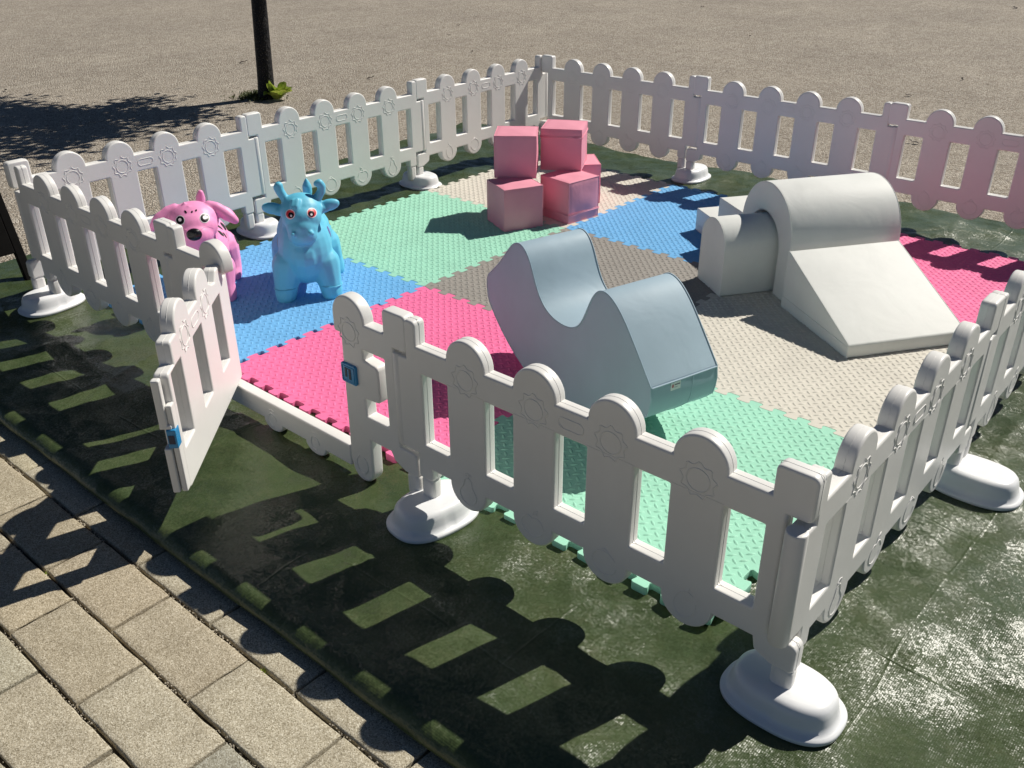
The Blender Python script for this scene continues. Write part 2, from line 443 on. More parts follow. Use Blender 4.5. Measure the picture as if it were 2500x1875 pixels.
def tarp_h(X, Y):
    """crumpled sheet: folded triangle waves give flat facets meeting in straight creases, plus single sharp creases"""
    r = np.random.default_rng(12)
    def soft(sc, n=5):
        o = np.zeros_like(X)
        for k in range(n):
            a = r.uniform(0, 2*pi); f = sc*r.uniform(.6, 1.6); o += np.sin((X*cos(a)+Y*sin(a))*f+r.uniform(0, 6.3))
        return o/n
    h = .0035*soft(3.5)
    tri = lambda p: 2*np.abs(2*(p-np.floor(p+.5)))-1
    for lam, am, n in ((.85, .0100, 4), (.42, .0085, 6), (.21, .0048, 7), (.10, .0018, 6)):
        for k in range(n):
            a = r.uniform(0, pi); w = .07*lam*soft(2.2/lam**.5)
            m = np.clip(.5+1.3*soft(1.6/lam**.5), 0, 1.4)
            h += am*m*tri((X*cos(a)+Y*sin(a)+w)/lam+r.uniform(0, 1))/n*2.2
    for k in range(150):                       # single creases
        cx, cy = r.uniform(-.9, 4.8), r.uniform(-.6, 3.5); a = r.uniform(0, pi); L = r.uniform(.12, .55)
        if k < 40: a = r.choice([.05, pi/2+.03])+r.normal(0, .05); L *= 1.8
        u = (X-cx)*cos(a)+(Y-cy)*sin(a); v = -(X-cx)*sin(a)+(Y-cy)*cos(a)+.03*np.sin(u*6+k)
        w = r.uniform(.006, .013)
        h += r.choice([-1, 1, 1])*r.uniform(.002, .0062)*np.clip(1-np.abs(u)/L, 0, 1)**.6*np.exp(-np.abs(v)/w)
    return h
def build_tarp():
    x1, y0 = 4.9, -.604
    nx, ny = 470, 345
    left = lambda y: -.74-.05*(y+.6)-.015*np.sin(3*y)-.06*np.maximum(0, y-1.2)
    back = lambda x: 3.50+.03*x-.012*np.sin(4*x)
    u = np.linspace(0, 1, nx+1); rows = []
    xr = left(-.6)+(x1-left(-.6))*u
    nz = lambda f, ph: np.array([noise.noise(V(x*f, ph, ph*.7)) for x in xr])
    wy = .009*nz(2.1, 5)+.003*nz(7, 9); wz = .005*nz(3.1, 1)+.002*nz(9, 4)
    # rolled front hem: cross section going over and down, towards -y
    hem = [(-.616, .0015), (-.630, .0025), (-.643, .0015), (-.653, -.0025), (-.662, -.009), (-.669, -.0165), (-.6735, -.0245), (-.675, -.032), (-.672, -.038), (-.663, -.041), (-.645, -.042)]
    for i, (hy, hz) in reversed(list(enumerate(hem))):
        rows.append(np.stack([xr, hy+wy, np.maximum(-.0465, hz+wz*(1 if i < 6 else .4)+.001)], 1))
    js = np.arange(0, ny+1)/ny
    U_, J = np.meshgrid(u, js); Yl = y0+4.1*J
    X = left(Yl)+(x1-left(Yl))*U_; Y = y0+(back(X)-y0)*J
    Y = Y+wy[None, :]*np.clip(1-(Y+.6)/.3, 0, 1)
    h = tarp_h(X, Y); h -= h.mean()
    for bx, by in ((3.237, -.104), (2.19, -.128), (-.087, -.128), (1.02, -.118), (-.19, 1.0), (-.163, 2.105), (.98, 3.238), (2.1, 3.218), (3.288, 1.005)):
        h *= 1-.92*np.exp(-(((X-bx)**2+(Y-by)**2)/.026)**2)      # pressed flat under the weights
    k = np.clip((Y+.62)/.10, 0, 1); inside = (X > .05) & (X < 2.95) & (Y > .05) & (Y < 2.95)
    Z = h*np.where(inside, .4, 1)*(.15+.85*k)+wz[None, :]*np.clip(1-(Y+.6)/.15, 0, 1)+.002
    co = np.concatenate([np.concatenate(rows)]+[np.stack([X.ravel(), Y.ravel(), Z.ravel()], 1)])
    n = nx+1; R_ = len(rows)+ny+1
    idx = np.arange(R_*n).reshape(R_, n)
    f = np.stack([idx[:-1, :-1], idx[:-1, 1:], idx[1:, 1:], idx[1:, :-1]], -1).reshape(-1, 4)
    me = bpy.data.meshes.new('tarpaulin'); me.from_pydata(co.tolist(), [], f.tolist())
    for p in me.polygons: p.use_smooth = True
    tag(obj('tarpaulin', me, M['tarp']), 'wrinkled glossy dark green woven tarpaulin spread under the whole play pen', 'tarpaulin')
build_tarp()

# ------------------------------------------------------------------ puzzle mats
MT = .025
def edge_curve():
    """dovetail teeth along one 1 m side: list of (t, offset)"""
    pts = [(0, 0)]; p = .0856; a = .0135
    for i in range(11):
        c = .072+p*i
        pts += [(c-.0165, a*-1 if i == 0 else -a), (c-.0225, a), (c+.0225, a), (c+.0165, -a)] if False else [(c-.017, -a), (c-.025, a), (c+.025, a), (c+.017, -a)]
    pts.append((1, 0))
    # soften the corners
    q = []
    for i, (t, o) in enumerate(pts):
        if i in (0, len(pts)-1): q.append((t, o)); continue
        a_, b_ = pts[i-1], pts[i+1]
        for (s, e) in ((a_, .16), (b_, .16)):
            q.append((t+(s[0]-t)*e, o+(s[1]-o)*e))
    return q
def build_tile_mesh():
    ec = edge_curve(); g = .0007
    out = []
    out += [(t, o+g) for t, o in ec[:-1]]                 # front  y = f(x)
    out += [(1+o-g, t) for t, o in ec[:-1]]               # right  x = 1+f(y)
    out += [(t, 1+o-g) for t, o in reversed(ec)][:-1]     # back
    out += [(o+g, t) for t, o in reversed(ec)][:-1]       # left
    body = plate(out, [], MT, .0012, 1, Matrix.Translation((0, 0, MT/2)))
    bm = bmesh.new(); n = 28; p = 1/n
    for k in range(2):
        for i in range(n):
            for j in range(n):
                cx = (i+.25+.5*k)*p; cy = (j+.25+.5*k)*p
                if not (.02 < cx < .98 and .02 < cy < .98): continue
                ang = -.70 if k == 0 else .86
                L, Wd, Hh = .0160, .0058, .0030
                ca, sa = cos(ang), sin(ang)
                ring = []
                for (u, v) in ((-1, 0), (-.62, -.66), (0, -1), (.62, -.66), (1, 0), (.62, .66), (0, 1), (-.62, .66)):
                    ring.append(bm.verts.new((cx+u*L*ca-v*Wd*sa, cy+u*L*sa+v*Wd*ca, MT-.0005)))
                tops = [bm.verts.new((cx+u*L*ca-v*Wd*sa, cy+u*L*sa+v*Wd*ca, MT+Hh)) for (u, v) in ((-.55, 0), (0, -.4), (.55, 0), (0, .4))]
                for a in ((0, 1, 'a0'),): pass
                t0, t1, t2, t3 = tops; r = ring
                for f in ((r[0], r[1], t0), (r[1], r[2], t1, t0), (r[2], r[3], t2, t1), (r[3], r[4], t2), (r[4], r[5], t2), (r[5], r[6], t3, t2), (r[6], r[7], t0, t3), (r[7], r[0], t0), (t0, t1, t2, t3)):
                    bm.faces.new(f)
    for f in bm.faces: f.smooth = True
    return join([body, bm])
tile_me = build_tile_mesh()
tiles = [
 (0, 0, 'f_blue', 'sky blue puzzle mat under the blue toy cow'),
 (1, 0, 'f_pink', 'hot pink puzzle mat just inside the open gate'),
 (2, 0, 'f_green', 'mint green puzzle mat in the pen corner nearest the camera'),
 (0, 1, 'f_green', 'mint green puzzle mat left of the pink cubes, behind the blue toy cow'),
 (1, 1, 'f_grey', 'warm grey puzzle mat in the middle behind the rocker'),
 (2, 1, 'f_cream', 'cream puzzle mat under the foot of the white slide'),
 (0, 2, 'f_cream', 'cream puzzle mat behind the pink cubes in the far corner'),
 (1, 2, 'f_blue', 'sky blue puzzle mat between the pink cubes and the white steps'),
 (2, 2, 'f_pink', 'hot pink puzzle mat behind the white slide, striped by fence shadow'),
]
tile_me.materials.append(M['f_blue'])
for k, (i, j, m, lab) in enumerate(tiles):
    o = link(bpy.data.objects.new('puzzle_mat', tile_me)); o.location = (i, j, 0)
    if k == 0: o.location = (0, .032, 0); o.scale = (1, .968, .975)      # this one lies a little short of the fence
    o.material_slots[0].link = 'OBJECT'; o.material_slots[0].material = M[m]
    tag(o, lab, 'foam mat', 'interlocking foam mats of the play pen floor')

# ------------------------------------------------------------------ fence
PL, TH = 1.113, .04
ARC = [.2508+.2195*i for i in range(4)]; WIN = [.141+.2195*i for i in range(5)]
def arch_pts(c, z=.533, r=.065, n=18):
    return [(c-r, .5305, .006)]+[(c-r*cos(pi*k/n), z+r*sin(pi*k/n), 0) for k in range(n+1)]+[(c+r, .5305, .006)]
def lobe_pts(c, z=.167, r=.065, top=.1685, n=18):     # run right to left
    return [(c+r, top, .004)]+[(c+r*cos(pi*k/n), z-r*sin(pi*k/n), 0) for k in range(n+1)]+[(c-r, top, .004)]
def win(c, z0=.241, z1=.455, w=.0455): return [(c-w, z0), (c+w, z0), (c+w, z1), (c-w, z1)]
def relief(arches, lobes, pill):
    ps = []
    for y in (-TH/2+.0005, TH/2-.0005):
        def pth(p): ps.append([(a, y, b) for a, b in p])
        for i, c in enumerate(arches):
            z = .492
            pth([(c+.0275*cos(2*pi*k/28), z+.0275*sin(2*pi*k/28)) for k in range(29)])
            for s in range(9):          # nine separate scalloped rays
                a0 = 2*pi*s/9+.2; seg = []
                for k in range(7):
                    t = k/6; rr = .0445-.0085*sin(pi*t); aa = a0+t*2*pi/9*.93
                    seg.append((c+rr*cos(aa), z+rr*sin(aa)))
                pth(seg)
        for x in pill:
            pth(rounded([(x-.036, .478), (x+.036, .478), (x+.036, .506), (x-.036, .506)], .0139, 6)+[(x-.036+.0139, .478)])
        for i, c in lobes:
            z = .160
            if i == 0:    # pear
                pth([(c+(.030-.013*max(0, sin(a)))*cos(a), z-.006+.034*sin(a)+(.016 if sin(a) > .7 else 0)) for a in [2*pi*k/26 for k in range(27)]])
                pth([(c-.01, z+.052), (c, z+.060), (c+.012, z+.056), (c, z+.048), (c-.01, z+.052)]); pth([(c, z+.045), (c+.003, z+.056)])
            elif i == 1:  # apple
                pth([(c+.033*cos(a)*(1+.06*cos(2*a)), z+.031*sin(a)-(.010*math.exp(-((a-pi/2)/.28)**2))) for a in [2*pi*k/30 for k in range(29)]])
                pth([(c, z+.026), (c+.003, z+.042), (c+.016, z+.050), (c+.014, z+.038), (c+.003, z+.036)])
            elif i == 2:  # orange
                pth([(c+.034*cos(a), z+.033*sin(a)) for a in [2*pi*k/30+.5 for k in range(28)]]); pth([(c-.012, z+.034), (c, z+.042), (c+.012, z+.034)])
            else:         # plum
                pth([(c+.027*cos(a)+.004*sin(a), z+.037*sin(a)) for a in [2*pi*k/30+1 for k in range(28)]]); pth([(c+.004, z+.037), (c+.008, z+.047)])
    return tube(ps, .0019)
def seam(*outs):
    """moulding seam running round the edge walls"""
    return tube([[(a, 0, b) for a, b in rounded(o, .0075 if i == 0 else .012, 4)] for i, o in enumerate(outs)], .0007, True)
def panel_body():
    o = [(.005, .205, .006), (.005, .487, .006), (.040, .487, .004), (.040, .598, .006), (.078, .598, .007), (.078, .5305, .005)]
    for c in ARC: o += arch_pts(c)
    o += [(PL-.044, .5305, .005), (PL-.044, .602, .007), (PL+.044, .602, .009), (PL+.044, .497, .007), (PL-.008, .497, .004), (PL-.008, .192, .004),
          (PL+.058, .192, .009), (PL+.058, .118, .004), (PL+.008, .118, .004), (PL-.034, .137, .004), (PL-.040, .1685, .004)]
    for c in reversed(ARC): o += lobe_pts(c)
    o += [(.119, .1685, .004), (.119, .130, .004), (.066, .130, .004), (.066, .205, .004)]
    out = o; hs = [win(c) for c in WIN]
    me = plate(out, hs, TH, .0062, 3, UP)
    rl = relief(ARC, list(enumerate(ARC)), [(ARC[1]+ARC[2])/2])
    return join([me, rl, seam(out, *[h for h in hs])])
def leg_mesh(x0, x1, top):
    me = plate([(x0, .046), (x1, .046), (x1, top), (x0, top)], [], TH-.003, .012, 4, UP); return me
def knuckle(z0, z1, r=.0225, x=0):
    bm = bmesh.new(); bmesh.ops.create_cone(bm, cap_ends=True, segments=28, radius1=r, radius2=r, depth=z1-z0, matrix=Matrix.Translation((x, 0, (z0+z1)/2)))
    bmesh.ops.bevel(bm, geom=[e for e in bm.edges if abs(e.verts[0].co.z-e.verts[1].co.z) < 1e-5], offset=.005, segments=2, profile=.5, affect='EDGES')
    for f in bm.faces: f.smooth = abs(f.normal.z) < .9
    return bm
P_BODY = panel_body(); P_LEG1 = leg_mesh(PL+.009, PL+.058, .122); P_LEG2 = leg_mesh(.068, .116, .134)
_k = bpy.data.meshes.new('k'); knuckle(.206, .489).to_mesh(_k)
for _m in (P_BODY, P_LEG1, P_LEG2, _k): _m.materials.clear(); _m.materials.append(M['plastic'])
GRP = 'white picket fence sections of the play pen'
def panel(x, y, rot, label):
    t = thing('picket_fence', label, 'fence', (x, y, 0), rot, GRP)
    for n, me in (('picket_board', P_BODY), ('leg', P_LEG1), ('leg', P_LEG2), ('hinge_knuckle', _k)):
        link(bpy.data.objects.new(n, me), t)
    return t
FX, FY = -.139, -.117
LX, LY = -.155, 3.238
BX, BY = 3.249, 3.198
RX, RY = 3.224, -.155
panel(FX, FY, 0, 'shaded white picket panel left of the open gate, in front of the pink toy dog')
panel(FX+2*PL, FY, 0, 'shaded white picket panel nearest the camera, right of the gate latch post')
for k, lab in enumerate(('sunlit white picket panel at the far end of the left row',
                         'sunlit white picket panel in the middle of the left row, behind the blue toy cow',
                         'sunlit white picket panel in the left row behind the pink toy dog')):
    panel(LX, LY-PL*k, -pi/2, lab)
for k, lab in enumerate(('pink tinged picket panel at the right end of the far row, behind the slide',
                         'shaded white picket panel in the middle of the far row, behind the white tunnel',
                         'shaded white picket panel in the far row, right behind the pink cubes')):
    panel(BX-PL*k, BY, pi, lab)
for k, lab in enumerate(('pale grey white picket panel running back from the near corner, along the right side',
                         'white picket panel second along the right side, mostly cut off by the picture edge')):
    panel(RX, RY+PL*k, pi/2, lab)

# --- weighted bases
def base_mesh():
    A, B = .135, .098; N = 88
    prof = [(0, .004), (.003, .0005), (.010, 0), (.0135, .0025), (.0155, .008), (.019, .0145), (.031, .0185), (.047, .0215), (.059, .0255), (.0655, .0305), (.0695, .038), (.071, .049)]
    bm = bmesh.new(); rings = []
    for z, d in prof:
        a, b = A-d, B-d; ring = []
        for i in range(N):
            t = 2*pi*i/N; e = 2/2.55
            x = b*math.copysign(abs(cos(t))**e, cos(t)); y = a*math.copysign(abs(sin(t))**e, sin(t))
            k = max(0, 1-abs(y)/(.013*(1-z/.075)+.002)) if .014 < z < .05 else 0     # conical notch half way along each long side
            x -= math.copysign(1, x)*min(1, k*2.5)*.006*max(0, 1-z/.07)*(1 if z > .009 else 0)
            ring.append(bm.verts.new((x, y, z)))
        rings.append(ring)
    for r, s in zip(rings, rings[1:]):
        for i in range(N): bm.faces.new((r[i], r[(i+1) % N], s[(i+1) % N], s[i]))
    bm.faces.new(rings[-1]); bm.faces.new(rings[0][::-1])
    for f in bm.faces: f.smooth = True
    me = bpy.data.meshes.new('fence_base'); bm.to_mesh(me); bm.free(); me.set_sharp_from_angle(angle=radians(48))
    # collar round the sockets
    c1 = tube([[(.032*cos(2*pi*k/28), .031*sin(2*pi*k/28)+dy, .0785) for k in range(29)] for dy in (0,)], .002, True)
    return join([me])
B_ME = base_mesh(); B_ME.materials.clear(); B_ME.materials.append(M['base'])
_hole = bpy.data.meshes.new('plug_hole'); _b = bmesh.new(); bmesh.ops.create_circle(_b, cap_ends=True, segments=14, radius=.0038); _b.to_mesh(_hole); _b.free(); _hole.materials.append(M['hole'])
def fence_base(x, y, rot, label):
    t = thing('fence_weight', label, 'fence weight', (x, y, .002), rot, 'weighted white bases under the fence posts')
    link(bpy.data.objects.new('base_body', B_ME), t)
    for s in (-1, 1):
        h = link(bpy.data.objects.new('plug_hole', _hole), t); h.location = (s*.0765, 0, .0165); h.rotation_euler = (0, s*radians(62), 0)
fence_base(3.237, -.104, pi/2, 'glossy white base under the near corner post, closest to the camera')
fence_base(2.19, -.128, radians(-8), 'white base under the post right of the gate latch, in front of the pink mat')
fence_base(-.087, -.128, radians(8), 'white base under the left corner post, beside the black board leg')
fence_base(1.02, -.118, 0, 'white base under the post behind the open gate door')
fence_base(LX-.035, 1.0, pi/2, 'white base between the pink toy dog and the blue toy cow, at the left row')
fence_base(LX-.008, 2.105, pi/2, 'white base at the corner of the mint green mat, left of the pink cubes')
fence_base(.98, BY+.04, 0, 'white base in the far row, half in shade behind the sky blue mat')
fence_base(2.10, BY+.02, 0, 'white base in the far row, hidden behind the white tunnel')
fence_base(3.288, 1.005, pi/2, 'white base on the glittering tarpaulin under the right side fence')

# --- gate panel
GX = FX+PL
def build_gate():
    t = thing('picket_gate', 'white picket gate with its door swung open, low sill and blue latch plate', 'gate', (GX, FY, 0), 0)
    g0, g3 = .276, .928               # arch centres of the fixed ends
    s0, s1 = .215, .893
    # left fixed end: hinge post with rail and half-round cap, hollow below the cap for the door's pin
    o = [(.005, .205), (.005, .487), (.040, .487), (.040, .598), (.078, .598), (.078, .5305)]+arch_pts(g0)
    o = o[:-1]+[(g0+.065, .505, .006), (g0-.060, .505, .004), (g0-.060, .030, .006), (.150, .030, .006), (.119, .10, .006), (.119, .130), (.066, .130), (.066, .205)]
    a = plate(o, [], TH, .0062, 3, UP)
    # sill with its two hanging lobes
    zs, zt = .034, .106
    q = [(g0-.062, zt, .004), (g3-.045, zt, .004), (g3-.045, zs, .004)]
    for c in (g0+.434, g0+.217): q += [(c+.05*cos(pi*k/14), zs+.002-.034*sin(pi*k/14), 0) for k in range(15)]
    q += [(g0-.062, zs, .004)]
    b = plate(q, [], TH, .006, 3, UP)
    # latch post: cap, column with its handle bulge, lobe, rails and block end
    w = .036
    o = [(g3-w, .478, .004), (g3-.065, .478, .004)]+arch_pts(g3)[1:]
    o += [(PL-.044, .5305, .005), (PL-.044, .602, .007), (PL+.044, .602, .009), (PL+.044, .497, .007), (PL-.008, .497, .004), (PL-.008, .192, .004),
          (PL+.058, .192, .009), (PL+.058, .118, .004), (PL+.008, .118, .004), (PL-.034, .137, .004), (PL-.048, .162, .004), (g3+.054, .162, .004), (g3+.052, .062, .004)]
    o += [(g3+.006+.046*cos(pi*k/14), .050-.046*sin(pi*k/14), 0) for k in range(15)]
    o += [(g3-.045, .06, .004), (g3-.040, .30, .004)]
    hole = ([(g3+.046, .240), (PL-.048, .240), (PL-.048, .452), (g3+.052, .452), (g3+.052, .420), (g3+.108, .415), (g3+.108, .302), (g3+.046, .296)])
    c = plate(o, [hole], TH, .0062, 3, UP)
    obj('hinge_post', a, M['plastic'], t)
    obj('sill', join([b, tube([[(g0+.217+.02*cos(2*pi*k/20), -TH/2, .045+.024*sin(2*pi*k/20)) for k in range(17)], [(g0+.434+.02*cos(2*pi*k/20), -TH/2, .045+.024*sin(2*pi*k/20)) for k in range(17)],
                               [(g0+.205, -TH/2, .078), (g0+.217, -TH/2, .083), (g0+.229, -TH/2, .078)], [(g0+.424, -TH/2, .078), (g0+.434, -TH/2, .083), (g0+.446, -TH/2, .077)]], .0018)]), M['plastic'], t)
    lp = obj('latch_post', join([c, relief([g3], [], []), tube([[(g3+.006+.024*cos(2*pi*k/22+2), -TH/2, .062+.030*sin(2*pi*k/22+2)) for k in range(20)]], .0018)]), M['plastic'], t)
    link(bpy.data.objects.new('leg', P_LEG1), t); link(bpy.data.objects.new('leg', P_LEG2), t); link(bpy.data.objects.new('hinge_knuckle', _k), t)
    # blue latch plate with a sunken mark
    z0, z1 = .332, .392; x0, x1 = g3-.039, g3+.022
    pl = obj('latch_plate', plate([(x0, z0), (x1, z0), (x1, z1), (x0, z1)], [], .012, .0018, 2, Matrix.Translation((0, -TH/2-.002, 0)) @ UP), M['latch'], lp)
    fr = tube([[(x0+.006, -TH/2-.0082, z0+.007), (x1-.006, -TH/2-.0082, z0+.007), (x1-.006, -TH/2-.0082, z1-.007), (x0+.006, -TH/2-.0082, z1-.007)]], .0016, True)
    obj('latch_rim', fr, M['latch'], lp)
    mk = [bm_box(a_, b_, -TH/2-.0092, -TH/2-.007, c_, d_) for a_, b_, c_, d_ in ((g3-.022, g3-.014, .351, .376), (g3-.006, g3+.003, .347, .376), (g3-.022, g3+.003, .3765, .380))]
    obj('latch_mark', join(mk), M['latch_d'], lp)
    # ------------ door, swung open
    hx, hy, ang = GATE_HINGE
    d = obj('gate_door', door_mesh(), M['plastic'], t); d.location = (hx-GX, hy-FY, 0); d.rotation_euler = (0, 0, ang)
    obj('door_latch', join([bm_box(.655, .687, -.004, .0215, .262, .318, .003)]), M['latch'], d)
    obj('latch_recess', join([bm_box(.6872, .6882, .000, .016, .276, .302)]), M['latch_d'], d)
    bm = bm_box(.650, .681, -.019, .019, .118, .455, .005)
    bmesh.ops.translate(bm, vec=(0, 0, 0), verts=bm.verts)
    e = obj('handle_bar', join([bm_box(.662, .684, -.020, .003, .325, .462, .005), bm_box(.650, .6835, -.020, .0005, .118, .258, .004), bm_box(.645, .678, .003, .0195, .118, .386, .004), bm_box(.660, .684, -.020, .012, .318, .330, .003)]), M['plastic'], d)
GATE_HINGE = (1.238, -.105, radians(-46.8))
DA = (.262, .478); DW = (.150, .368, .584)
def door_mesh():
    zb = .112
    o = [(.0, zb, .008), (.0, .500, .006), (.040, .500, .004), (.040, .475, .004), (.075, .475, .004), (.075, .5305, .006), (.150, .5305, .02)]
    o = [(.0, zb, .008), (.0, .505, .008), (.018, .505, .004), (.018, .485, .004), (.040, .485, .004), (.048, .535, .008), (.105, .535, .010), (.130, .505, .008), (.165, .512, .010)]
    for c in DA: o += arch_pts(c)
    o += [(.598, .5305, .006), (.598, .466, .006), (.655, .466, .007), (.655, zb, .006)]
    out = o; hs = [win(c, .232) for c in DW]
    me = plate(out, hs, TH, .0062, 3, UP)
    return join([me, relief(DA, [], [(DA[0]+DA[1])/2]), seam(out, *hs)])
build_gate()

# ------------------------------------------------------------------ soft play
def piping(paths, r=.0028): return tube(paths, r, False)
def soft_cube(label, cx, cy, yaw, z0, s=.2126, flap=None, seed=0):
    bm = bmesh.new(); bmesh.ops.create_cube(bm, size=s)
    bmesh.ops.bevel(bm, geom=bm.edges[:], offset=.0055, segments=2, profile=.6, affect='EDGES')
    big = [f for f in bm.faces if f.calc_area() > .02]
    bmesh.ops.subdivide_edges(bm, edges=list({e for f in big for e in f.edges}), cuts=9, use_grid_fill=True)
    h = s/2
    for v in bm.verts:
        c = v.co.copy(); n = [abs(c.x), abs(c.y), abs(c.z)]; ax = n.index(max(n)); o = [i for i in range(3) if i != ax]
        k = (1-(c[o[0]]/h)**2)*(1-(c[o[1]]/h)**2)
        v.co[ax] += math.copysign(1, c[ax])*(.0045*k+.0035*k*noise.noise(c*16+V(seed*3.1, seed, 0)))
        v.co += V(noise.noise(c*9+V(seed, 0, 5)), noise.noise(c*9+V(0, seed, 9)), .5*noise.noise(c*9+V(4, 0, seed)))*.0022
    for f in bm.faces: f.smooth = True
    me = bpy.data.meshes.new('c'); bm.to_mesh(me); bm.free()
    e = h-.0012; ed = []
    for a in (-e, e):
        for b in (-e, e):
            for ax in range(3):
                p = []
                for k in range(9):
                    t = -e+2*e*k/8; c = [0, 0, 0]; c[ax] = t; c[(ax+1) % 3] = a; c[(ax+2) % 3] = b
                    cv = Vector(c); cv += V(noise.noise(cv*9+V(seed, 0, 5)), noise.noise(cv*9+V(0, seed, 9)), .5*noise.noise(cv*9+V(4, 0, seed)))*.0022
                    p.append(tuple(cv))
                ed.append(p)
    parts = [me, piping(ed, .0024)]
    if flap is not None:
        z = h*flap; q = h+.0035
        parts.append(tube([[(-q, -q, z), (q, -q, z), (q, q, z), (-q, q, z)]], .0026, True))
        parts.append(tube([[(-q, -q, z+.006), (q, -q, z+.006), (q, q, z+.006), (-q, q, z+.006)]], .0014, True))
    o = obj('soft_cube', join(parts), M['pink_l']); o.location = (cx, cy, z0+s/2); o.rotation_euler = (0, 0, yaw)
    tag(o, label, 'foam cube', 'pink padded cubes stacked in a pile')
CS = .2126
def cube_from_corner(label, x, y, yaw, z0, **kw):
    soft_cube(label, x, y, yaw, z0, **kw)
soft_cube('pink padded cube at the bottom left of the pile, its top half shaded', .7515, 1.8915, 1.147, MT, seed=1)
soft_cube('pink padded cube at the bottom of the pile with a seam low on its front', .887, 2.169, 1.424, MT, flap=-.58, seed=2)
soft_cube('pink padded cube on the upper left of the pile', .6414, 2.0344, .643, MT+CS, seed=3)
soft_cube('pink padded cube on the upper right of the pile with a high flap seam', .7419, 2.3022, .509, MT+CS, flap=.6, seed=4)
soft_cube('pink padded cube at the back right of the pile, half hidden', .7371, 2.4365, .809, MT, seed=5)

def extr(profile, length, bev=.007, pip=.0026, M_=None, extra=None):
    """padded block: side profile in (u, z), running `length` along local v; piping round both ends"""
    out = profile
    me = plate(out, [], length, bev, 3, UP)
    h = length/2-.0015; q = rounded(inset(out, .0012), .004, 3)
    parts = [me, tube([[(a, s*h, b) for a, b in q] for s in (-1, 1)], pip, True)]
    if extra: parts += extra
    return join(parts)
# --- rocker
def build_rocker():
    top = [(-.425, .347), (-.395, .374), (-.36, .404), (-.33, .436), (-.305, .466), (-.285, .490), (-.267, .507), (-.248, .518), (-.226, .523), (-.205, .518), (-.186, .506), (-.168, .485), (-.154, .460), (-.140, .430), (-.125, .400), (-.106, .371), (-.080, .348), (-.05, .333), (-.02, .326), (.015, .323), (.05, .325), (.08, .333), (.103, .347), (.12, .365), (.134, .39), (.148, .42), (.162, .452), (.178, .481), (.196, .500), (.216, .510), (.240, .510), (.266, .501), (.290, .486), (.315, .464), (.343, .436), (.370, .402), (.400, .366), (.430, .328), (.458, .293)]
    R_, uc = .591, .037; zb = lambda u: MT+R_-sqrt(R_*R_-(u-uc)**2)
    bot = [(.463, .255), (.460, .225)]
    us = [.452-.871*k/36 for k in range(37)]
    bot += [(u, zb(u)) for u in us]
    bot += [(-.431, .262), (-.436, .30), (-.434, .33)]
    def spline(P, m=4, it=3):
        q = []
        for i in range(len(P)-1):
            p0, p1, p2, p3 = (Vector(P[max(0, min(len(P)-1, i+k))]) for k in (-1, 0, 1, 2))
            for k in range(m):
                t = k/m; q.append(.5*((2*p1)+(p2-p0)*t+(2*p0-5*p1+4*p2-p3)*t*t+(3*p1-p0-3*p2+p3)*t**3))
        q.append(Vector(P[-1]))
        for _ in range(it*6): q = [q[0]]+[(q[i-1]+2*q[i]+q[i+1])/4 for i in range(1, len(q)-1)]+[q[-1]]
        return [tuple(p) for p in q]
    prof = spline(top)+bot; Wd = .261
    e1 = tube([[(.4605, -Wd/2+.004, .289), (.4615, 0, .289), (.4605, Wd/2-.004, .289)]], .003)
    seam2 = tube([[(u+(.0005 if i else .001), .03, z-.0005) for i, (u, z) in enumerate([(.463, .285)]+bot[:22])]], .0016)
    me = extr(prof, Wd, .007, .0034, None, [e1, seam2])
    o = obj('rocker', me, M['blue_l']); o.location = (2.11, .696, 0); o.rotation_euler = (0, 0, -.282)
    tag(o, 'grey blue padded rocker with two humps and a dip, casting shade on the mats', 'soft rocker')
    lab = obj('label_tag', join([bm_box(.4615, .4635, -.055, -.018, .262, .287)]), M['tagw'], o)
    lab.rotation_euler = (0, 0, 0)
    obj('label_emblem', join([bm_ell((.4638, -.0485, .276), (.0008, .0042, .006), u=12, v=8)]), M['tagp'], lab)
    obj('label_print', join([bm_box(.4636, .4641, -.042, -.021, .2775, .2805), bm_box(.4636, .4640, -.042, -.030, .2705, .2715)]), M['tagd'], lab)
build_rocker()
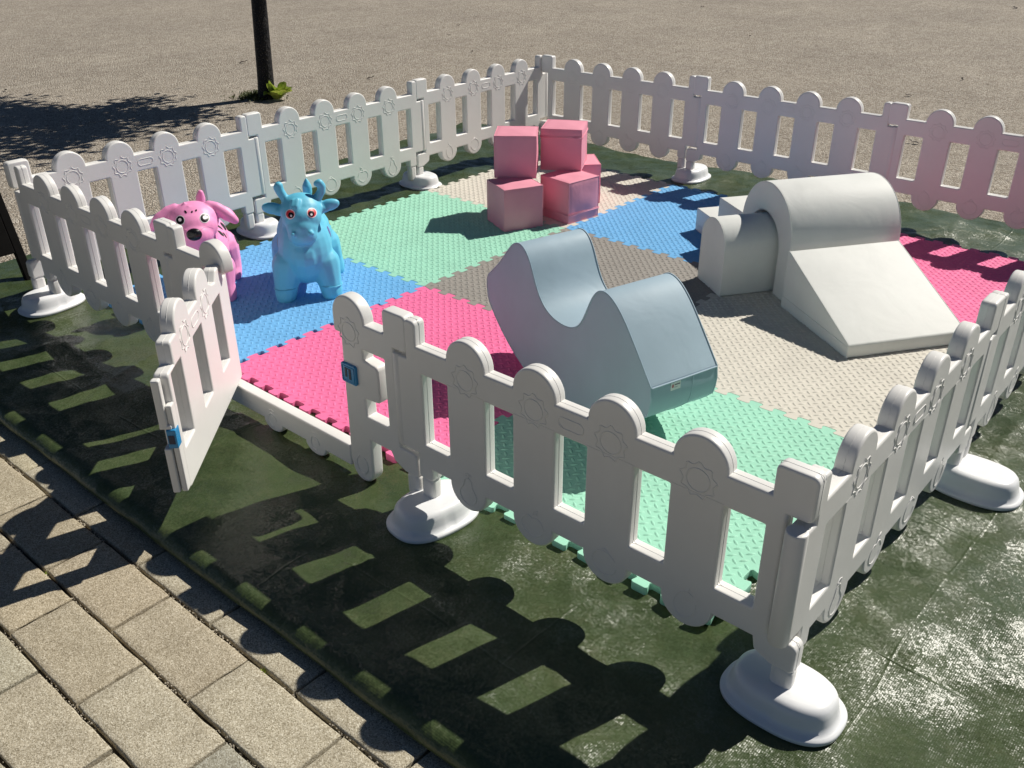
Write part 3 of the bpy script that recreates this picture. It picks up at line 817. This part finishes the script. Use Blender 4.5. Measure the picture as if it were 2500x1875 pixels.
# --- white climbing set: slide, tunnel arch, inner half-round, steps (shared local frame)
SO = V(2.681, 1.515, 0); SY = .961
def place(o, a, b):
    o.location = SO+V(cos(SY)*a-sin(SY)*b, sin(SY)*a+cos(SY)*b, 0)
def set_piece(name, me, a0, a1, rot_extra=0):
    """profiles are drawn in (b, z); local v axis runs along -a"""
    o = obj(name, me, M['white_l']); place(o, (a0+a1)/2, 0); o.rotation_euler = (0, 0, SY+pi/2); return o
def build_white():
    z = MT
    sl = [(0, z, .003), (.492, z, .003), (.492, z+.246, .004), (0, z+.053, .006)]
    band = [tube([[(.008, s*.2475, z+.044), (.245, s*.2485, z+.046), (.486, s*.2475, z+.048)] for s in (-1, 1)], .0018)]
    o = set_piece('foam_slide', extr(sl, .495, .006, .0018, None, band), 0, .495)
    tag(o, 'white padded slide wedge sloping down towards the camera', 'soft slide')
    zc, R_, bc = .255, .215, .742; n = 28
    out = [(bc-R_, z, .004), (bc-R_, zc, 0)]+[(bc-R_*cos(pi*k/n), zc+R_*sin(pi*k/n), 0) for k in range(1, n)]+[(bc+R_, zc, 0), (bc+R_, z, .004)]
    r, zt, bt = .137, .210, .757
    out += [(bt+r, z, .004), (bt+r, zt, 0)]+[(bt+r*cos(pi*k/n), zt+r*sin(pi*k/n), 0) for k in range(1, n)]+[(bt-r, zt, 0), (bt-r, z, .004)]
    o = set_piece('tunnel_arch', extr(out, .50, .007, .0018), .03, .53)
    tag(o, 'white padded tunnel arch with a round top, between slide and steps', 'soft arch')
    r, zt, bt = .114, .220, .757
    out = [(bt-r, z, .004), (bt-r, zt, 0)]+[(bt-r*cos(pi*k/n), zt+r*sin(pi*k/n), 0) for k in range(1, n)]+[(bt+r, zt, 0), (bt+r, z, .004)]
    o = set_piece('half_round_block', extr(out, .48, .007, .0018), -.2, .28)
    tag(o, 'white padded half round block sticking out of the tunnel arch', 'soft block')
    out = [(.972, z), (1.466, z), (1.466, z+.113), (1.236, z+.113), (1.236, z+.235), (.972, z+.235)]
    seams = [tube([[(.976, s*.2475, z+.03), (1.462, s*.2475, z+.03)] for s in (-1, 1)], .0016)]
    o = set_piece('foam_steps', extr(out, .495, .006, .0018, None, seams), .055, .55)
    tag(o, 'white padded block of two steps behind the tunnel arch', 'soft steps')
build_white()

# ------------------------------------------------------------------ hopping animals
def build_cow():
    t = thing('toy_cow', 'light blue inflatable hopping cow with curved horns and red eyes', 'hopping toy', (.612, .683, MT), radians(-38))
    E = Matrix.Rotation
    P = [bm_ell((-.02, 0, .195), (.235, .114, .135)), bm_ell((.085, .004, .20), (.115, .111, .150)), bm_ell((-.12, 0, .19), (.14, .120, .135)),
         bm_ell((.070, .004, .280), (.085, .088, .105))]
    for s in (-1, 1):
        P += chain([(.105, s*.072, .14, .070), (.125, s*.088, .07, .052), (.135, s*.094, .030, .047), (.140, s*.095, .018, .044)])
        P += chain([(-.13, s*.075, .14, .075), (-.15, s*.10, .07, .054), (-.145, s*.112, .030, .048), (-.14, s*.114, .018, .045)])
    # head
    P += [bm_ell((.115, .006, .375), (.080, .086, .066)), bm_ell((.145, .006, .355), (.072, .080, .062)), bm_ell((.170, .004, .322), (.062, .064, .056)), bm_ell((.184, .004, .296), (.052, .060, .046)), bm_ell((.115, .006, .405), (.060, .070, .040))]
    for s in (-1, 1):
        P += [bm_ell((.229, .004+s*.036, .312), (.0115, .0125, .0115))]
        P += [bm_ell((.105, .006+s*.112, .386), (.020, .046, .025), E(s*.18, 3, 'X'))]
        P += [bm_ell((.115, .006+s*.085, .374), (.018, .03, .018))]
    # horns
    P += chain([(.110, -.045, .405, .019), (.108, -.056, .430, .018), (.106, -.068, .452, .0195), (.106, -.074, .470, .0205), (.108, -.071, .478, .018)])
    P += chain([(.110, .060, .405, .021), (.108, .080, .425, .0185), (.106, .094, .446, .018), (.106, .097, .466, .0175), (.108, .089, .480, .017), (.11, .076, .478, .0125)])
    # brow tuft
    P += chain([(.165, -.018, .428, .012), (.183, -.026, .412, .010), (.189, -.028, .398, .006)]); P += chain([(.165, -.002, .430, .012), (.186, -.008, .412, .010), (.194, -.014, .396, .006)])
    # tail standing up behind, with twisted tuft
    P += chain([(-.235, .01, .25, .022), (-.262, .02, .30, .016), (-.262, .026, .315, .016), (-.262, .028, .338, .022), (-.262, .028, .36, .022), (-.262, .028, .385, .011), (-.262, .028, .398, .004)])
    body = melt(P, .0042, 11)
    b = obj('cow_body', body, M['vinyl_b'], t)
    bv = BVHTree.FromPolygons([v.co for v in body.vertices], [tuple(p.vertices) for p in body.polygons])
    fw = (-.93, 0, -.30)
    for y in (-.041, .043):
        for nm, rx, ox, oy, m, of in (('eye_white', .0195, 0, 0, 'eyewhite', .0008), ('iris', .0160, 0, 0, 'red', .0014), ('pupil', .0112, (.003 if y < 0 else -.003), -.004, 'black', .002), ('eye_glint', .0042, (.004 if y < 0 else -.003), -.007, 'eyewhite', .0026)):
            obj(nm, decal(bv, (.19, y+.006, .384), fw, disc(rx, rx*1.03, 24, ox, oy), of), M[m], b)
    obj('painted_mark', decal(bv, (-.01, .12, .235), (0, -1, -.1), disc(.017, .026, 20, 0, 0, .25), .001), M['purple'], t)
    obj('painted_mark', decal(bv, (-.13, .12, .24), (0, -1, -.3), disc(.022, .014, 20), .001), M['yellow'], t)
    obj('painted_mark', decal(bv, (-.02, -.12, .20), (0, 1, -.1), disc(.028, .024, 20), .001), M['yellow'], t)
    rings = []
    for (x, y) in ((.140, -.095), (.140, .095)):
        for z in (.052, ):
            rings.append([(x-.006+.0475*cos(2*pi*k/30), y-.002*y/abs(y)+.0475*sin(2*pi*k/30), z+.004*cos(2*pi*k/30)) for k in range(30)])
    for r_ in rings: obj('hoof_line', tube([r_], .0022, True), M['vinyl_b'], t)
    # smile line
build_cow()
def build_dog():
    t = thing('toy_dog', 'pink inflatable hopping dog with drooping ears and black nose, behind the fence', 'hopping toy', (.305, .373, MT), radians(-33))
    E = Matrix.Rotation
    P = [bm_ell((-.02, 0, .185), (.225, .118, .122)), bm_ell((.08, 0, .19), (.11, .108, .13)), bm_ell((-.12, 0, .18), (.13, .12, .125)), bm_ell((.09, 0, .26), (.08, .085, .09))]
    for s in (-1, 1):
        P += chain([(.105, s*.068, .13, .066), (.130, s*.076, .065, .046), (.138, s*.080, .028, .044), (.142, s*.081, .016, .041)])
        P += chain([(-.13, s*.080, .14, .075), (-.135, s*.100, .08, .055), (-.120, s*.108, .034, .046), (-.10, s*.110, .016, .040)])
    P += [bm_ell((.115, 0, .345), (.092, .098, .076)), bm_ell((.150, 0, .330), (.080, .092, .072)), bm_ell((.186, 0, .310), (.066, .072, .056)), bm_ell((.180, 0, .270), (.060, .068, .052)), bm_ell((.105, 0, .365), (.07, .08, .045))]
    for s in (-1, 1):
        P += chain([(.105, s*.066, .398, .020), (.110, s*.094, .388, .022), (.118, s*.122, .366, .024), (.125, s*.144, .347, .022), (.128, s*.160, .332, .016)])
        P += [bm_ell((.118, s*.128, .360), (.014, .045, .028), E(-s*.75, 3, 'X'))]
    P += chain([(.13, -.02, .405, .010), (.126, -.026, .423, .006)]); P += chain([(.14, -.005, .402, .010), (.15, -.008, .412, .007)])
    P += chain([(-.225, .01, .24, .024), (-.25, .016, .29, .022), (-.255, .02, .325, .022), (-.25, .024, .352, .013)])
    body = melt(P, .0042, 10); b = obj('dog_body', body, M['vinyl_p'], t)
    bv = BVHTree.FromPolygons([v.co for v in body.vertices], [tuple(p.vertices) for p in body.polygons])
    fw = (-.93, 0, -.30)
    for y in (-.046, .046):
        for nm, rx, ox, oy, m, of in (('eye_white', .0185, 0, 0, 'eyewhite', .0008), ('pupil', .0155, 0, 0, 'black', .0014), ('eye_ring', .0062, 0, .001, 'eyewhite', .002), ):
            obj(nm, decal(bv, (.20, y, .376), fw, disc(rx, rx*1.04, 24, ox, oy), of), M[m], b)
    obj('nose', join([bm_ell((.246, 0, .328), (.020, .030, .025))]), M['black'], b)
    for p in bpy.data.objects[b.children[-1].name].data.polygons: p.use_smooth = True
    for (x, z, rx, ry, r) in ((.035, .255, .012, .018, .6), (.005, .235, .008, .016, .4), (-.02, .265, .010, .02, .8), (.03, .12, .008, .022, .3), (-.01, .14, .010, .024, .5), (-.06, .20, .018, .025, .4), (.055, .16, .007, .014, .2), (-.1, .24, .016, .02, .2), (-.13, .16, .02, .02, 0)):
        obj('black_spot', decal(bv, (x, .12, z), (0, -1, -.1), disc(rx, ry, 16, 0, 0, r), .001, 3), M['black'], t)
    for (y, z, rot, l) in ((-.022, .405, .4, .016), (.002, .400, -.3, .010), (.018, .408, -.5, .010)):
        obj('brow_spot', decal(bv, (.18, y, z), (-.75, 0, -.66), disc(.0035, l*.55, 12, 0, 0, rot), .001, 2), M['black'], t)
    arcs = [[(-.068+.045*k/8, .338+.010*sin(pi*k/8)) for k in range(9)], [(.028+.045*k/8, .338+.010*sin(pi*k/8)) for k in range(9)]]
    ps = []
    for a in arcs:
        q = []
        for y, z in a:
            h = bv.ray_cast(V(.5, y, z+.09), Vector(fw).normalized())
            if h[0] is not None: q.append(tuple(h[0]))
        if len(q) > 3: ps.append(q)
    for q in ps: obj('brow_line', tube([q], .0012), M['vinyl_p'], b)
build_dog()

# ------------------------------------------------------------------ black A-frame board, far left
def build_board():
    t = thing('sandwich_board', 'black wooden A-frame board standing left of the fence corner, cut by the picture edge', 'sign board', (-.435, -.05, 0), radians(0))
    lean = radians(19)
    def slab(y0, y1, u0, u1, th, M_):
        bm = bm_box(-th, 0, y0, y1, u0, u1, .004); bmesh.ops.transform(bm, matrix=M_, verts=bm.verts); return bm
    F = Matrix.Rotation(-lean, 4, 'Y'); Bk = Matrix.Translation((-.70, 0, 0)) @ Matrix.Rotation(lean, 4, 'Y')
    for Mx, nm in ((F, 'front_board'), (Bk, 'rear_board')):
        obj(nm, join([slab(-.60, -.028, .135, 1.06, .02, Mx)]), M['board'], t)
        for y0 in (-.64, -.028): obj('leg', join([slab(y0, y0+.038, .0, 1.08, .03, Mx)]), M['board'], t)
build_board()

# ------------------------------------------------------------------ tree, weeds, litter
TX, TY = -3.06, 3.12
def build_tree():
    t = thing('young_tree', 'slim young tree whose trunk is wrapped in black netting, on the gravel beyond the fence', 'tree', (TX, TY, GZ))
    lx, ly = .030, .030
    bm = bmesh.new(); n, rows = 20, 40; uvl = bm.loops.layers.uv.new('UVMap'); vs = []
    for j in range(rows+1):
        z = 2.0*j/rows; r = .068-.010*z+.012*math.exp(-z/.05)
        vs.append([bm.verts.new((lx*z+r*(1+.03*noise.noise(V(i, j*.3, 0)))*cos(2*pi*i/n), ly*z+r*sin(2*pi*i/n), z)) for i in range(n)])
    for j in range(rows):
        for i in range(n):
            f = bm.faces.new((vs[j][i], vs[j][(i+1) % n], vs[j+1][(i+1) % n], vs[j+1][i])); f.smooth = True
            for lp, (a, b) in zip(f.loops, ((i, j), (i+1, j), (i+1, j+1), (i, j+1))): lp[uvl].uv = (a/n, b/rows)
    obj('trunk', bm, M['net'], t)
    rnd = random.Random(11); limbs = []; tips = []
    top = V(lx*2, ly*2, 2.0)
    for k in range(26):
        z0 = rnd.uniform(1.15, 2.0); a = rnd.uniform(0, 2*pi); Lh = rnd.uniform(.6, 1.15); el = rnd.uniform(.35, 1.0)
        p = V(lx*z0, ly*z0, z0); path = []
        d = V(cos(a)*cos(el), sin(a)*cos(el), sin(el))
        for s in range(7):
            path.append(tuple(p)); p = p+d*Lh/6; d = (d+V(rnd.gauss(0, .13), rnd.gauss(0, .13), rnd.gauss(-.02, .10))).normalized()
            if s > 1: tips.append((p.copy(), .13+.02*s))
        limbs.append(path)
    limbs.append([tuple(top), (lx*3, ly*3, 2.6), (lx*3.2, ly*3.4, 3.0)]); tips += [(V(.1, .1, 2.5), .35), (V(.12, .1, 2.9), .3)]
    obj('limb', tube(limbs, .014), M['bark'], t)
    bm = bmesh.new()
    for c, r in tips:
        if c.z < 1.02: continue
        for k in range(70):
            p = c+V(rnd.gauss(0, 1), rnd.gauss(0, 1), rnd.gauss(0, .75))*r*.55
            if p.z < .98: continue
            u = V(rnd.gauss(0, 1), rnd.gauss(0, 1), rnd.gauss(-.3, .6)).normalized(); w = u.cross(V(rnd.gauss(0, 1), rnd.gauss(0, 1), rnd.gauss(0, 1))).normalized()
            L = rnd.uniform(.06, .11); Wd = L*.30
            q = [bm.verts.new(x) for x in (p, p+u*L*.5+w*Wd, p+u*L, p+u*L*.5-w*Wd)]
            bm.faces.new(q)
    obj('crown', bm, M['leaf'], t)
build_tree()
def leaf_geo(bm, base, tip, width, droop=.2, n=5):
    b = Vector(base); t = Vector(tip); d = t-b; side = d.cross(V(0, 0, 1)).normalized()
    rows = []
    for k in range(n+1):
        s = k/n; c = b+d*s+V(0, 0, -droop*d.length*s*s); w = width*sin(pi*min(.98, .08+s*.92))**.7
        cup = V(0, 0, .35*w)
        rows.append((bm.verts.new(c-side*w+cup), bm.verts.new(c), bm.verts.new(c+side*w+cup)))
    for a, c in zip(rows, rows[1:]):
        for i in range(2):
            f = bm.faces.new((a[i], a[i+1], c[i+1], c[i])); f.smooth = True
def build_weeds():
    rnd = random.Random(5)
    t = thing('leafy_weed', 'bright yellow green leafy weed at the foot of the young tree', 'plant', (TX+.13, TY+.01, GZ))
    for k in range(30):
        a = rnd.uniform(-2.4, 1.7); L = rnd.uniform(.09, .19); bm = bmesh.new()
        el = rnd.uniform(.35, 1.15)
        leaf_geo(bm, (.03*cos(a), .03*sin(a), .01), (L*cos(a)*cos(el)*.8, L*sin(a)*cos(el)*.8, L*sin(el)*.9+.06), rnd.uniform(.040, .068), rnd.uniform(.15, .6)); obj('leaf', bm, M['weed'], t)
    g = bmesh.new()
    for k in range(420):
        a = rnd.uniform(0, 2*pi); r = abs(rnd.gauss(0, .13)); x, y = r*cos(a)-.09, r*sin(a)*.9-.06
        if hypot(x, y) < .05: continue
        L = rnd.uniform(.035, .10)*(1.2-min(1, r/.3)); d = V(rnd.gauss(0, .6), rnd.gauss(0, .6), 1).normalized()*L
        leaf_geo(g, (x, y, 0), V(x, y, 0)+d, rnd.uniform(.0025, .009), .3, 2)
    o = obj('grass_tuft', g, M['dgrass']); o.location = (TX, TY, GZ)
    tag(o, 'dull dark tuft of grass around the foot of the young tree', 'grass', kind='stuff')
    for (x, y, lab) in ((2.252, -.757, 'tiny green weed growing in the paving joint beside the tarpaulin edge'), (1.516, -.93, 'tiny green weed in the paving joint near the door shadow')):
        g = bmesh.new()
        for k in range(26):
            L = rnd.uniform(.006, .018); d = V(rnd.gauss(0, .6), rnd.gauss(0, .6), .9).normalized()*L; p = V(rnd.gauss(0, .006), rnd.gauss(0, .003), 0)
            leaf_geo(g, p, p+d, rnd.uniform(.0008, .002), .3, 2)
        o = obj('small_weed', g, M['weed']); o.location = (x, y, PZ-.012); tag(o, lab, 'weed')
build_weeds()
def build_litter():
    pts = [(-1.9, 8.0)]
    px = LITTER
    rnd = random.Random(9)
    for (x, y, s) in px:
        bm = bmesh.new(); a = rnd.uniform(0, 6)
        leaf_geo(bm, (0, 0, .004), (s*cos(a), s*sin(a), .012), s*.33, .3, 4); leaf_geo(bm, (0, 0, .004), (-s*.5*cos(a), -s*.5*sin(a), .02), s*.25, .1, 4)
        o = obj('dry_leaf', bm, M['litter']); o.location = (x, y, GZ+.006)
        tag(o, 'small dark dry leaf lying on the open gravel beyond the fence', 'dry leaf', 'dry leaves scattered on the gravel')
LITTER = [(-3.437, 10.841, 0.05), (-1.568, 8.719, 0.03), (1.031, 6.571, 0.045), (1.15, 7.583, 0.035), (1.638, 5.038, 0.05), (-0.669, 6.59, 0.02), (-0.03, 13.433, 0.08), (-4.34, 6.604, 0.03), (-4.809, 7.277, 0.035), (-3.035, 6.58, 0.03), (-5.211, 8.008, 0.03), (-3.309, 5.914, 0.035), (-3.021, 4.255, 0.05), (-5.064, 1.826, 0.04), (-4.655, 4.014, 0.06)]
build_litter()

# ------------------------------------------------------------------ light, sky, camera
sd = V(.27, .95, 1.0)
sun = bpy.data.lights.new('sun', 'SUN'); sun.energy = 5.0; sun.angle = radians(.53); sun.color = (1, .95, .86)
so = bpy.data.objects.new('sun', sun); COL.objects.link(so); so.rotation_euler = (-sd).to_track_quat('-Z', 'Y').to_euler(); so.location = sd*20
w = bpy.data.worlds.new('World'); S.world = w; w.use_nodes = True
nt = w.node_tree; sky = nt.nodes.new('ShaderNodeTexSky'); sky.sky_type = 'NISHITA'; sky.sun_disc = False
sky.sun_elevation = math.asin(sd.z/sd.length); sky.sun_rotation = atan2(sd.x, sd.y); sky.air_density = .45; sky.dust_density = 0
nt.links.new(sky.outputs[0], nt.nodes['Background'].inputs['Color']); nt.nodes['Background'].inputs['Strength'].default_value = .05
cam = bpy.data.cameras.new('camera'); cam.sensor_width = 36; cam.lens = 36*2260.926/2500; cam.clip_end = 600; cam.clip_start = .05
co = bpy.data.objects.new('camera', cam); COL.objects.link(co); co.location = (3.74095, -1.57007, 1.57390)
co.rotation_euler = (1.07207117, .00475705, .713925663); S.camera = co
S.view_settings.view_transform = 'Standard'; S.view_settings.look = 'None'; S.view_settings.exposure = .06; S.view_settings.gamma = 1
S.cycles.max_bounces = 8; S.cycles.use_denoising = True
